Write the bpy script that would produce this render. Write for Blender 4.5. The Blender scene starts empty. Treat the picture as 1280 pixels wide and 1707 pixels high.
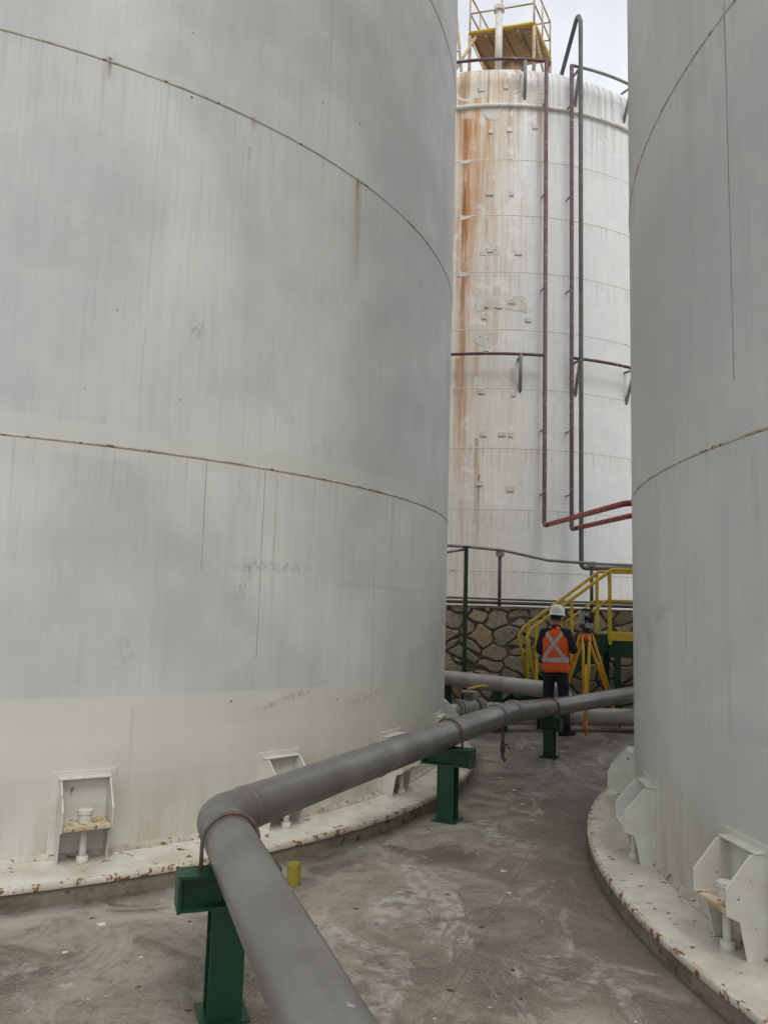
import bpy, bmesh, math, random
import numpy as np
from mathutils import Vector, Matrix
random.seed(4); rng=np.random.default_rng(7)
sc=bpy.context.scene
rad=math.radians
# ---------------------------------------------------------------- node helper
class NT:
    def __init__(s,name,rough=.6,metal=0.0,spec=.5):
        s.m=bpy.data.materials.new(name); s.m.use_nodes=True; s.t=s.m.node_tree
        s.b=s.t.nodes['Principled BSDF']; s.b.inputs['Roughness'].default_value=rough
        s.b.inputs['Metallic'].default_value=metal; s.b.inputs['Specular IOR Level'].default_value=spec
    def n(s,typ): return s.t.nodes.new(typ)
    def put(s,sock,v):
        if isinstance(v,bpy.types.NodeSocket): s.t.links.new(v,sock)
        elif isinstance(v,(tuple,list)):
            v=tuple(v)
            sock.default_value = v if len(v)==len(sock.default_value) else v+(1,)
        else: sock.default_value=v
    def M(s,op,a,b=0.0,c=None,clamp=False):
        n=s.n('ShaderNodeMath'); n.operation=op; n.use_clamp=clamp
        s.put(n.inputs[0],a); s.put(n.inputs[1],b)
        if c is not None: s.put(n.inputs[2],c)
        return n.outputs[0]
    def mr(s,v,a,b,c=0.0,d=1.0,smooth=False):
        n=s.n('ShaderNodeMapRange'); n.clamp=True
        if smooth: n.interpolation_type='SMOOTHSTEP'
        s.put(n.inputs[0],v)
        for i,k in enumerate((a,b,c,d)): s.put(n.inputs[i+1],k)
        return n.outputs[0]
    def mix(s,f,a,b,mode='MIX'):
        n=s.n('ShaderNodeMix'); n.data_type='RGBA'; n.blend_type=mode
        s.put(n.inputs[0],f); s.put(n.inputs[6],a); s.put(n.inputs[7],b); return n.outputs[2]
    def obj(s): return s.n('ShaderNodeTexCoord').outputs['Object']
    def sep(s,v):
        n=s.n('ShaderNodeSeparateXYZ'); s.put(n.inputs[0],v); return n.outputs
    def comb(s,x,y,z=0.0):
        n=s.n('ShaderNodeCombineXYZ'); s.put(n.inputs[0],x); s.put(n.inputs[1],y); s.put(n.inputs[2],z); return n.outputs[0]
    def vs(s,v,k):
        n=s.n('ShaderNodeVectorMath'); n.operation='MULTIPLY'; s.put(n.inputs[0],v); n.inputs[1].default_value=k; return n.outputs[0]
    def noise(s,v,scale,det=4,rough=.55,dist=0.0):
        n=s.n('ShaderNodeTexNoise'); s.put(n.inputs['Vector'],v); n.inputs['Scale'].default_value=scale
        n.inputs['Detail'].default_value=det; n.inputs['Roughness'].default_value=rough; n.inputs['Distortion'].default_value=dist
        return n.outputs[0]
    def noise2(s,v,scale,det=4,rough=.55,dist=0.0):
        o=s.noise(v,scale,det,rough,dist); o.node.noise_dimensions='2D'; return o
    def vor(s,v,scale,feat='F1',rnd=1.0):
        n=s.n('ShaderNodeTexVoronoi'); n.feature=feat; s.put(n.inputs['Vector'],v); n.inputs['Scale'].default_value=scale
        n.inputs['Randomness'].default_value=rnd; return n
    def color(s,c): s.put(s.b.inputs['Base Color'],c)
    def rough(s,r): s.put(s.b.inputs['Roughness'],r)
    def bump(s,h,strength=.3,dist=.01,prev=None):
        n=s.n('ShaderNodeBump'); n.inputs['Strength'].default_value=strength; n.inputs['Distance'].default_value=dist
        s.put(n.inputs['Height'],h)
        if prev: s.put(n.inputs['Normal'],prev)
        s.put(s.b.inputs['Normal'],n.outputs[0]); return n.outputs[0]

def paint(name,col,col2=None,rough=.45,scale=8,chip=None,chipt=.68,metal=0.0,bump=.15,stretch=(1,1,1)):
    g=NT(name,rough,metal); o=g.vs(g.obj(),stretch)
    f=g.noise(o,scale,4,.6); col2=col2 or tuple(c*.65 for c in col)
    c=g.mix(g.mr(f,.35,.7),col,col2)
    if chip:
        f2=g.noise(o,scale*3.1,4,.65); c=g.mix(g.mr(f2,chipt,chipt+.04),c,chip)
    g.color(c); g.rough(g.mr(f,.3,.7,rough-.08,rough+.15)); g.bump(g.noise(o,scale*6,2),bump,.004)
    return g.m

def tank_mat(name,R,base,base2,low,seams,streaks=(),vlines=(),low_z=1.08,low_amt=.6,band=None,gen=0.12,rustfield=None,rough=.42,patch=0.0,scuffs=()):
    g=NT(name,rough,0,.45); x,y,z=g.sep(g.obj())[:3]
    u=g.M('MULTIPLY',g.M('ARCTAN2',y,x),R)
    uz=g.comb(u,z)
    uzs=g.comb(g.M('MULTIPLY',u,9.0),g.M('MULTIPLY',z,.28))
    big=g.noise2(uz,.42,4,.5,.6)
    st=g.noise2(uzs,1,5,.62)
    st2=g.noise2(uzs,4.6,3,.6)
    mid=g.noise2(uz,2.6,6,.62,.3)
    wob=g.M('MULTIPLY',g.M('SUBTRACT',mid,.5),.02)
    c=g.mix(g.mr(big,.34,.66,smooth=True),base,base2)
    c=g.mix(g.M('MULTIPLY',g.mr(st,.46,.78),.24),c,tuple(k*.80 for k in base))
    c=g.mix(g.M('MULTIPLY',g.mr(st2,.52,.8),.28),c,tuple(k*.68 for k in base))
    c=g.mix(g.M('MULTIPLY',g.mr(mid,.5,.72),.35),c,(base2[0]*1.03,base2[1]*1.01,base2[2]*.93))
    c=g.mix(g.M('MULTIPLY',g.mr(mid,.46,.30),.22),c,tuple(k*.84 for k in base))
    if low:
        lm=g.mr(g.M('ADD',z,wob),low_z+.008,low_z-.008)
        c=g.mix(g.M('MULTIPLY',lm,low_amt),c,low)
        dirt=g.M('MULTIPLY',g.mr(z,.80,.12),g.mr(g.noise2(g.comb(g.M('MULTIPLY',u,5),g.M('MULTIPLY',z,1.2)),1,6,.65),.36,.64))
        c=g.mix(g.M('MULTIPLY',dirt,.75),c,(low[0]*.64,low[1]*.58,low[2]*.46))
    for (z0,z1,col,am) in (band or ()):
        w=g.M('ADD',z,wob)
        bm=g.M('MULTIPLY',g.mr(w,z0-.012,z0+.012),g.mr(w,z1+.012,z1-.012))
        c=g.mix(g.M('MULTIPLY',bm,am),c,col)
    if rustfield:
        u0,u1,ztop,zbot,amt=rustfield
        e=g.M('MULTIPLY',g.mr(u,u1,u0,0,1,True),g.mr(z,zbot,ztop,.35,1))
        rn=g.noise2(g.comb(g.M('MULTIPLY',u,11),g.M('MULTIPLY',z,.33)),1,7,.68)
        rn2=g.noise2(g.comb(g.M('MULTIPLY',u,3),g.M('MULTIPLY',z,.5)),1,5,.6)
        f=g.M('MULTIPLY',g.M('MULTIPLY',g.mr(rn,.40,.66),g.mr(rn2,.34,.60)),e)
        c=g.mix(g.M('MULTIPLY',g.M('MULTIPLY',e,g.mr(mid,.3,.6,.6,1)),.62),c,(.66,.53,.34))
        c=g.mix(g.M('MULTIPLY',f,amt,clamp=True),c,(.50,.23,.06))
        d=g.M('MULTIPLY',g.mr(z,11.4,14.2),g.mr(rn,.43,.66)); c=g.mix(g.M('MULTIPLY',d,.7),c,(.31,.26,.19))
    if patch:
        pn=g.noise2(uz,2.3,3,.5,.5)
        c=g.mix(g.M('MULTIPLY',g.mr(pn,.635,.645),patch),c,(.82,.81,.78))
    sn=g.noise2(g.comb(g.M('MULTIPLY',u,5),z),1,4,.7)
    dn=g.mr(st2,.58,.70)
    for i,(z0,w,am) in enumerate(seams):
        d=g.M('ABSOLUTE',g.M('SUBTRACT',z,z0))
        lm=g.M('MULTIPLY',g.mr(d,w,w*.3),g.mr(sn,.36,.62,.35,1))
        c=g.mix(g.M('MULTIPLY',lm,am),c,(.16,.11,.07))
        dd=g.M('MULTIPLY',g.M('MULTIPLY',g.mr(z,z0-.5,z0),g.M('LESS_THAN',z,z0)),dn)
        c=g.mix(g.M('MULTIPLY',dd,gen*1.5),c,(.36,.24,.11))
    for (a,w,z0,z1,am) in vlines:
        du=g.M('ABSOLUTE',g.M('SUBTRACT',g.M('ADD',u,g.M('MULTIPLY',wob,.6)),rad(a)*R))
        m=g.M('MULTIPLY',g.mr(du,w,w*.3),g.M('MULTIPLY',g.M('GREATER_THAN',z,z0),g.M('LESS_THAN',z,z1)))
        m=g.M('MULTIPLY',m,g.mr(mid,.3,.6,.4,1))
        c=g.mix(g.M('MULTIPLY',m,am),c,(.17,.14,.11))
    wn=g.mr(g.noise2(g.comb(g.M('MULTIPLY',u,22),g.M('MULTIPLY',z,.9)),1,6,.7),.32,.66,.15,1)
    for (a,w,z1,L,am,col) in streaks:
        du=g.M('DIVIDE',g.M('SUBTRACT',g.M('ADD',u,g.M('MULTIPLY',wob,w*40)),rad(a)*R),w)
        gx=g.M('EXPONENT',g.M('MULTIPLY',g.M('MULTIPLY',du,du),-1.0))
        gz=g.M('MULTIPLY',g.mr(z,z1-L,z1-L*.15),g.M('LESS_THAN',z,z1))
        m=g.M('MULTIPLY',g.M('MULTIPLY',gx,gz),wn)
        c=g.mix(g.M('MULTIPLY',m,am,clamp=True),c,col)
    if scuffs:
        sf=g.mr(g.noise2(uz,26,5,.7),.45,.60)
        for (a,z0,wu,wz,sl,am) in scuffs:
            du=g.M('SUBTRACT',u,rad(a)*R); dz=g.M('SUBTRACT',g.M('SUBTRACT',z,z0),g.M('MULTIPLY',du,sl))
            m=g.M('MULTIPLY',g.mr(g.M('ABSOLUTE',du),wu,wu*.5),g.mr(g.M('ABSOLUTE',dz),wz,wz*.2))
            m=g.M('MULTIPLY',m,sf)
            c=g.mix(g.M('MULTIPLY',m,am),c,(.34,.31,.26))
    v=g.vor(uz,1.9); v.voronoi_dimensions='2D'; vc=g.sep(v.outputs['Color'])
    ch=g.M('LESS_THAN',g.M('ADD',v.outputs['Distance'],g.M('MULTIPLY',g.M('SUBTRACT',st2,.5),.02)),g.M('MULTIPLY',g.M('POWER',vc[1],3.0),.022))
    ch=g.M('MULTIPLY',ch,g.mr(vc[0],.6,.62))
    c=g.mix(g.M('MULTIPLY',ch,.8),c,(.13,.10,.07))
    g.color(c)
    g.rough(g.mr(mid,.3,.7,rough-.06,rough+.14))
    b=g.bump(g.noise2(uz,.9,2,.4),.5,.07)
    b=g.bump(st2,.10,.004,b)
    return g.m
# ---------------------------------------------------------------- mesh helpers
def empty(name,loc=(0,0,0)):
    e=bpy.data.objects.new(name,None); e.location=loc; e.empty_display_size=.2; sc.collection.objects.link(e); return e
def obj(name,verts,faces,mat,parent=None,smooth=False,origin=(0,0,0)):
    me=bpy.data.meshes.new(name); o3=Vector(origin)
    me.from_pydata([tuple(Vector(v)-o3) for v in verts],[],faces); me.update()
    bm=bmesh.new(); bm.from_mesh(me); bmesh.ops.recalc_face_normals(bm,faces=bm.faces); bm.to_mesh(me); bm.free()
    if mat: me.materials.append(mat)
    if smooth:
        for p in me.polygons: p.use_smooth=True
    o=bpy.data.objects.new(name,me); o.location=origin; sc.collection.objects.link(o)
    if parent:
        o.parent=parent; o.matrix_parent_inverse=parent.matrix_basis.inverted()
    return o
def bevel(o,w=.01,seg=2):
    m=o.modifiers.new('b','BEVEL'); m.width=w; m.segments=seg; m.limit_method='ANGLE'; return o
def box(name,c,s,mat,parent=None,rz=0.0,bv=0.0,M=None):
    R=M or Matrix.Rotation(rz,4,'Z'); c=Vector(c)
    vs=[c+(R@Vector((sx*s[0]/2,sy*s[1]/2,sz*s[2]/2))) for sx in(-1,1) for sy in(-1,1) for sz in(-1,1)]
    f=[(0,1,3,2),(4,6,7,5),(0,4,5,1),(2,3,7,6),(0,2,6,4),(1,5,7,3)]
    o=obj(name,vs,f,mat,parent)
    if bv: bevel(o,bv)
    return o
def fillet(pts,r,n=8):
    P=[Vector(p) for p in pts]; out=[P[0]]
    for i in range(1,len(P)-1):
        a=(P[i-1]-P[i]); b=(P[i+1]-P[i]); la,lb=a.length,b.length; a.normalize(); b.normalize()
        ang=a.angle(b); d=min(r/math.tan(ang/2) if ang<3.1 else 0,la*.48,lb*.48)
        if d<1e-4: out.append(P[i]); continue
        p0=P[i]+a*d; p1=P[i]+b*d; rr=d*math.tan(ang/2)
        cen=P[i]+(a+b).normalized()*(rr/math.sin(ang/2))
        v0=p0-cen; v1=p1-cen; th=v0.angle(v1)
        for k in range(n+1):
            t=k/n; out.append(cen+(v0*math.sin((1-t)*th)+v1*math.sin(t*th))/math.sin(th))
    out.append(P[-1]); return out
def tube(name,pts,r,mat,parent=None,bend=0.0,seg=20,cap=True,closed=False):
    P=fillet(pts,bend) if bend else [Vector(p) for p in pts]
    n=len(P); T=[]
    for i in range(n):
        if closed: t=P[(i+1)%n]-P[i-1]
        else: t=P[min(i+1,n-1)]-P[max(i-1,0)]
        T.append(t.normalized())
    up=Vector((0,0,1)) if abs(T[0].z)<.9 else Vector((0,1,0))
    N=(up-T[0]*up.dot(T[0])).normalized(); vs=[]
    for i in range(n):
        N=(N-T[i]*N.dot(T[i])).normalized(); B=T[i].cross(N)
        rr=r[i] if isinstance(r,(list,tuple)) else r
        for k in range(seg):
            a=2*math.pi*k/seg; vs.append(P[i]+(N*math.cos(a)+B*math.sin(a))*rr)
    f=[]
    for i in range(n if closed else n-1):
        j=(i+1)%n
        for k in range(seg):
            k2=(k+1)%seg; f.append((i*seg+k,i*seg+k2,j*seg+k2,j*seg+k))
    if cap and not closed: f+= [tuple(range(seg)),tuple(range((n-1)*seg,n*seg))]
    o=obj(name,vs,f,mat,parent,True)
    if cap and not closed:
        o.data.polygons[-1].use_smooth=False; o.data.polygons[-2].use_smooth=False
    return o
def lathe(name,prof,c,mat,parent=None,seg=192,smooth=True,closed=False,a0=0,a1=360):
    vs=[];f=[];n=len(prof); full=(a1-a0)>=360; ns=seg if full else seg+1
    for i in range(ns):
        a=rad(a0+(a1-a0)*i/seg)
        for (r,z) in prof: vs.append((c[0]+r*math.cos(a),c[1]+r*math.sin(a),c[2]+z))
    for i in range(seg):
        j=(i+1)%ns
        for k in range(n if closed else n-1):
            k2=(k+1)%n; f.append((i*n+k,j*n+k,j*n+k2,i*n+k2))
    o=obj(name,vs,f,mat,parent,smooth,origin=c)
    return o
def ssmooth(o,ang=35):
    m=o.modifiers.new('es','EDGE_SPLIT'); m.split_angle=rad(ang); return o
# ---------------------------------------------------------------- materials
RUST=(.20,.085,.03)
m_left=tank_mat('tank_paint_left',5.05,(.52,.53,.515),(.65,.65,.62),(.64,.62,.54),
    [(2.66,.010,.5),(5.27,.013,.95),(7.85,.01,.8),(10.4,.01,.8)],
    streaks=[(-37.6,.05,5.27,1.0,.85,(.36,.20,.05)),(-37.6,.014,5.29,.28,1.0,(.12,.05,.02)),(-62,.016,5.30,.18,1,(.2,.1,.04)),(-50.3,.012,5.05,.5,.9,(.25,.18,.10)),(-50,.02,5.29,.12,1,(.2,.1,.04)),
             (-46,.012,2.6,1.6,.6,(.30,.26,.21)),(-30,.02,2.6,1.3,.35,(.42,.36,.26)),(-57,.012,1.0,.8,.5,(.42,.34,.2)),(-41,.07,5.2,2.6,.3,(.5,.44,.3)),(-60,.02,.62,.5,.6,(.40,.27,.12)),(-44.5,.03,.62,.45,.6,(.40,.27,.12))],
    vlines=[(-52.5,.0045,1.9,2.66,.8),(-47.2,.0045,1.3,2.66,.75),(-33,.004,.16,2.66,.45),(-16,.005,2.66,5.27,.6),(-58,.004,2.66,5.2,.25),(-42,.004,5.27,7.9,.5)],
    band=[(2.58,2.80,(.61,.60,.55),.65),(.60,.86,(.66,.65,.58),.3)],
    scuffs=[(-46,1.95,.40,.05,.02,.6),(-48.5,1.85,.10,.12,1.6,.6),(-44,1.0,.35,.035,.25,.8),(-54,3.55,.06,.10,.3,.5),(-30,1.85,.9,.04,-.02,.35),(-34,.95,.3,.05,.1,.4),(-58,1.35,.1,.15,.5,.3)])
m_right=tank_mat('tank_paint_right',5.36,(.50,.51,.495),(.60,.60,.57),(.58,.565,.50),
    [(2.59,.010,.8),(4.97,.011,.75),(7.5,.01,.8),(10.1,.01,.8)],
    streaks=[(3,.05,4.9,1.6,.25,(.40,.36,.27)),(-4,.02,2.5,1.2,.3,(.35,.3,.22)),(9,.03,2.5,1.5,.35,(.4,.34,.24)),(1,.01,1.9,.7,.4,(.2,.16,.12))],
    vlines=[(7.4,.006,2.9,4.97,.95),(7.4,.006,4.97,9,.95),(-5,.004,.2,2.59,.3)],low_amt=.5,
    scuffs=[(5,.55,.3,.1,.2,.45),(-3,1.7,.2,.05,.3,.5)])
mseams=[(13.2-1.335*k,.012,.38) for k in range(1,9)]
OR=(.52,.22,.05)
m_mid=tank_mat('tank_paint_weathered',5.4,(.76,.78,.79),(.80,.795,.77),None,mseams,
    streaks=[(-101.2,.13,12.9,9.5,1.6,OR),(-101.6,.05,12.9,9.0,1.5,(.30,.11,.03)),(-99,.10,13.4,5.5,1.0,OR),(-96.3,.10,13.1,4.2,1.1,(.50,.27,.09)),(-93.5,.12,13.9,3.4,.8,(.52,.32,.12)),
             (-91.5,.05,13.9,3.0,.7,OR),(-88.5,.07,14.2,2.2,.8,(.45,.25,.1)),(-84,.06,14.1,3.5,1.0,(.42,.22,.09)),(-83.2,.04,14.1,7.5,.7,(.42,.22,.09)),(-97.8,.05,5.4,2.6,1.0,(.35,.20,.06)),(-97.2,.03,4.6,1.8,1.0,(.22,.14,.05)),
             (-102.5,.06,7.2,3.5,.9,OR),(-76,.05,14.1,4.5,.55,(.40,.36,.30)),(-72,.05,14.0,3,.5,(.4,.37,.3)),(-90,.05,7,1.6,.5,OR),(-66,.08,13.1,2.0,.45,(.42,.38,.32))],
    vlines=[(-88,.006,9,13.2,.3),(-80,.006,1.7,9,.3),(-94,.006,1.7,5.2,.3)],
    rustfield=(-9.5,-7.6,14.2,3.0,1.1),patch=.6,gen=.4,rough=.5)
m_ringw=paint('ring_white_paint',(.64,.62,.55),(.43,.39,.31),.5,3.5,RUST,.62)
m_edge=paint('flange_edge_chipped',(.60,.57,.49),(.40,.33,.24),.6,6,RUST,.54)
g=NT('ring_concrete',.9); o=g.obj(); c=g.mix(g.mr(g.noise(o,4,6,.7),.35,.65),(.13,.10,.072),(.25,.21,.155)); c=g.mix(g.mr(g.noise(o,14,5),.6,.7),c,(.06,.045,.035)); g.color(c); g.bump(g.noise(o,30,6),.5,.01); m_conc=g.m
m_white=paint('anchor_white_paint',(.62,.615,.57),(.52,.50,.42),.45,5,RUST,.665)
m_plate=paint('anchor_plate_rusty',(.60,.55,.43),(.40,.27,.13),.6,9,RUST,.58)
m_pipe=paint('pipe_grey_paint',(.165,.157,.147),(.105,.097,.088),.28,2.2,(.33,.31,.28),.69,bump=.1)
m_green=paint('green_paint',(.005,.058,.023),(.004,.034,.016),.36,5,(.10,.06,.035),.66)
m_yel=paint('yellow_paint',(.72,.48,.04),(.54,.37,.04),.45,5,(.16,.10,.05),.68)
m_red=paint('red_paint',(.36,.04,.033),(.26,.03,.028),.45,5,(.1,.04,.03),.70)
m_maroon=paint('maroon_pipe_weathered',(.12,.045,.048),(.15,.11,.12),.6,4,(.27,.24,.24),.60)
m_dgrey=paint('dark_grey_pipe',(.13,.125,.12),(.09,.085,.08),.5,4,(.2,.1,.05),.70)
m_silver=paint('aluminium_pipe',(.48,.46,.43),(.35,.325,.295),.42,3,(.22,.18,.14),.68,metal=.2)
m_galv=paint('galvanised_steel',(.34,.34,.325),(.23,.22,.20),.5,6,(.2,.1,.05),.70,metal=.2)
m_plank=paint('rusty_deck',(.38,.27,.15),(.24,.13,.06),.8,2.5,(.12,.06,.03),.60,stretch=(1,6,1))
m_weld=paint('weld_bead_paint',(.52,.50,.43),(.30,.25,.18),.5,6,RUST,.58)
m_black=paint('instrument_dark',(.03,.032,.035),(.02,.02,.02),.4,6)
m_tyellow=paint('tripod_yellow',(.80,.46,.02),(.68,.38,.02),.4,6)
m_torange=paint('tripod_orange_fitting',(.70,.15,.02),(.55,.11,.015),.4,6)
m_strap=paint('strap_steel',(.12,.085,.07),(.07,.05,.04),.6,12,(.25,.1,.04),.6)
m_cap=paint('yellow_cap_paint',(.42,.34,.03),(.28,.23,.03),.5,18,(.12,.1,.05),.62)
# ---------------------------------------------------------------- ground
g=NT('concrete_yard',.85,0,.3); o=g.obj()
a=g.noise2(o,.45,6,.6,.3); b=g.noise2(o,2.2,8,.65,.6); d=g.noise2(o,11,6,.7); e=g.noise2(o,70,3,.6)
c=g.mix(g.mr(a,.40,.60,smooth=True),(.165,.138,.108),(.245,.212,.172))
c=g.mix(g.M('MULTIPLY',g.mr(b,.50,.66),.60),c,(.32,.285,.237))
c=g.mix(g.M('MULTIPLY',g.mr(b,.47,.33),.78),c,(.095,.076,.057))
c=g.mix(g.M('MULTIPLY',g.mr(d,.5,.66),.55),c,(.105,.084,.064))
c=g.mix(g.M('MULTIPLY',g.mr(e,.5,.75),.4),c,(.37,.34,.29))
tr=g.noise2(g.vs(o,(1.5,.8,1)),1.5,7,.72,.8)
c=g.mix(g.M('MULTIPLY',g.M('MULTIPLY',g.mr(tr,.53,.65),g.mr(d,.40,.56)),.72),c,(.43,.40,.355))
xx,yy=g.sep(o)[:2]
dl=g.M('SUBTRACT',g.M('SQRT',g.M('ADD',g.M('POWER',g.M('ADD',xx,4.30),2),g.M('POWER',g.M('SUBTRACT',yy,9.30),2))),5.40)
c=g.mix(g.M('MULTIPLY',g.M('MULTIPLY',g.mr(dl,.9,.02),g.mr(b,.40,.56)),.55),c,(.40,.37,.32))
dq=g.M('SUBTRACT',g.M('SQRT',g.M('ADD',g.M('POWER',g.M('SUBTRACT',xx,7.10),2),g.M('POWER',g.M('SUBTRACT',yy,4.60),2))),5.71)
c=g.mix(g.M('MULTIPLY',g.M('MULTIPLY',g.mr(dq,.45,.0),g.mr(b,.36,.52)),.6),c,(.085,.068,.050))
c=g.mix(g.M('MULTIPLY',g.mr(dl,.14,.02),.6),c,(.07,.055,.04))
for (nx_,ny_,cc) in ((.35,1,4.1),(.35,1,9.3),(1,-.35,-.9)):
    q=g.M('ABSOLUTE',g.M('SUBTRACT',g.M('ADD',g.M('ADD',g.M('MULTIPLY',xx,nx_),g.M('MULTIPLY',yy,ny_)),g.M('MULTIPLY',b,.03)),cc))
    c=g.mix(g.M('MULTIPLY',g.mr(q,.008,.003),.3),c,(.06,.048,.036))
v2=g.vor(o,2.2); v2.voronoi_dimensions='2D'; vc=g.sep(v2.outputs['Color']); sp=g.M('MULTIPLY',g.M('LESS_THAN',g.M('ADD',v2.outputs['Distance'],g.M('MULTIPLY',g.M('SUBTRACT',e,.5),.12)),g.M('MULTIPLY',g.M('POWER',vc[0],3),.06)),g.mr(vc[1],.4,.42))
c=g.mix(g.M('MULTIPLY',sp,.85),c,(.64,.62,.58))
v3=g.vor(o,4.3); v3.voronoi_dimensions='2D'; vc=g.sep(v3.outputs['Color']); sp=g.M('MULTIPLY',g.M('LESS_THAN',g.M('ADD',v3.outputs['Distance'],g.M('MULTIPLY',g.M('SUBTRACT',e,.5),.15)),g.M('MULTIPLY',g.M('POWER',vc[1],2),.08)),g.mr(vc[0],.5,.52))
c=g.mix(g.M('MULTIPLY',sp,.85),c,(.04,.032,.025))
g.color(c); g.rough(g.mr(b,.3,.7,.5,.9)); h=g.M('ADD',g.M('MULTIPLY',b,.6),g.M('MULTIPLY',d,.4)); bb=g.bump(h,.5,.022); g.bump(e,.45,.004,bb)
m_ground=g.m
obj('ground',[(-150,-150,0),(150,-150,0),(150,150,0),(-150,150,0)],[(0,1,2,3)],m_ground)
obj('upper_terrace',[(-40,14.35,0),(60,14.35,0),(60,90,0),(-40,90,0),(-40,14.35,1.66),(60,14.35,1.66),(60,90,1.66),(-40,90,1.66)],[(0,1,5,4),(1,2,6,5),(2,3,7,6),(3,0,4,7),(4,5,6,7)],m_ground)
# loose grit: one mesh of small irregular chips on the slab
vs=[];fs=[]
cnt=0
while cnt<420:
    x_,y_=rng.uniform(-2.5,4.5),rng.uniform(1.2,13)
    if math.hypot(x_+4.3,y_-9.3)<5.42 or math.hypot(x_-7.1,y_-4.6)<5.73: continue
    s_=rng.uniform(.002,.0065)*(1+.8*(rng.random()>.93)); n0=len(vs); k_=5; ph=rng.uniform(0,6)
    for q in range(k_):
        rr_=s_*rng.uniform(.7,1.3); vs.append((x_+rr_*1.3*math.cos(ph+q*2*math.pi/k_),y_+rr_*math.sin(ph+q*2*math.pi/k_),-.001))
    vs.append((x_,y_,s_*.8)); fs+=[(n0+q,n0+(q+1)%k_,n0+k_) for q in range(k_)]; cnt+=1
obj('grit_debris',vs,fs,paint('grit',(.42,.38,.32),(.10,.08,.06),.9,40))
# ---------------------------------------------------------------- tanks
def anchor_chair(par,cx,cy,R,adeg,zb,idx):
    a=rad(adeg); er=Vector((math.cos(a),math.sin(a),0)); et=Vector((-math.sin(a),math.cos(a),0)); o0=Vector((cx,cy,zb))+er*R
    W=lambda r,t,z:o0+er*r+et*t+Vector((0,0,z))
    prof=[(-.01,-.015),(.10,-.015),(.135,.16),(.20,.19),(.20,.31),(.075,.455),(-.01,.455)]
    th=.010; vs=[];f=[]
    for t0 in (-.145,.145-th):
        b0=len(vs); n=len(prof)
        for t in (t0,t0+th): vs+= [W(r,t,z) for r,z in prof]
        f+=[tuple(range(b0,b0+n)),tuple(range(b0+n,b0+2*n))]
        for k in range(n): f.append((b0+k,b0+(k+1)%n,b0+n+(k+1)%n,b0+n+k))
    bevel(obj('gussets_%d'%idx,vs,f,m_white,par),.003)
    def bx(nm,r0,r1,t0,t1,z0,z1,mat,bv=.003):
        vs=[W(r,t,z) for r in(r0,r1) for t in(t0,t1) for z in(z0,z1)]
        return bevel(obj(nm,vs,[(0,1,3,2),(4,6,7,5),(0,4,5,1),(2,3,7,6),(0,2,6,4),(1,5,7,3)],mat,par),bv)
    bx('chair_plate_%d'%idx,.0,.205,-.132,.132,.195,.218,m_plate if idx%2 else m_white)
    bx('top_bar_%d'%idx,.0,.060,-.150,.150,.457,.467,m_white)
    bx('backing_pad_%d'%idx,-.012,.005,-.185,.185,.0,.50,m_white)
    p=W(.11,0,0)
    lathe('bolt_rod_%d'%idx,[(0,-.02),(.022,-.02),(.022,.19),(.0,.19)],p,m_white,par,16)
    lathe('bolt_base_%d'%idx,[(0,-.03),(.036,-.03),(.034,.03),(.0,.03)],p,m_white,par,16)
    ssmooth(lathe('bolt_nut_%d'%idx,[(0,.218),(.040,.218),(.040,.268),(.045,.270),(.045,.292),(.03,.296),(.0,.297)],p,m_white,par,18))
def tank(cx,cy,R,H,mat,ringed,seams,rot=0):
    T=empty('storage_tank',(cx,cy,0)); z0=.13
    sh=lathe('shell',[(R,z0),(R,H)],(cx,cy,0),mat,T,320)
    sh.rotation_euler=(0,0,rot)
    ssmooth(lathe('roof',[(R+.03,H-.05),(R+.03,H+.02),(R*.6,H+.35),(0.01,H+.6)],(cx,cy,0),m_white,T,160))
    for i,s in enumerate(seams):
        lathe('weld_seam_%d'%i,[(R-.004,s+.012),(R+.003,s+.007),(R+.0045,s),(R+.003,s-.007),(R-.004,s-.012)],(cx,cy,0),m_weld,T,320)
    ssmooth(lathe('foundation_concrete',[(R-.3,-.02),(R+.338,-.02),(R+.334,.080),(R-.3,.084)],(cx,cy,0),m_conc,T,256))
    ssmooth(lathe('foundation_flange',[(R-.2,.085),(R+.335,.083),(R+.335,.112),(R-.02,.15),(R-.2,.15)],(cx,cy,0),m_ringw,T,256),40)
    ssmooth(lathe('flange_edge_bar',[(R+.325,.081),(R+.346,.081),(R+.348,.086),(R+.348,.108),(R+.344,.1145),(R+.325,.1165)],(cx,cy,0),m_edge,T,256),40)
    lathe('base_fillet_weld',[(R-.01,.185),(R+.008,.170),(R+.03,.148),(R+.03,.14)],(cx,cy,0),m_weld,T,256)
    return T
L=tank(-4.30,9.30,5.05,13,m_left,True,[2.66,5.27,7.85,10.4])
for i,a in enumerate([-106,-90.5,-75.5,-60,-44.5,-29,-13.5,2,18,34]): anchor_chair(L,-4.30,9.30,5.05,a,.145,i)
Rk=tank(7.10,4.60,5.36,13,m_right,True,[2.59,4.97,7.5,10.1],rot=math.pi)
for i,a in enumerate([128,144,160,173.5,187.5,202,216]): anchor_chair(Rk,7.10,4.60,5.36,a,.145,i+1)
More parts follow.
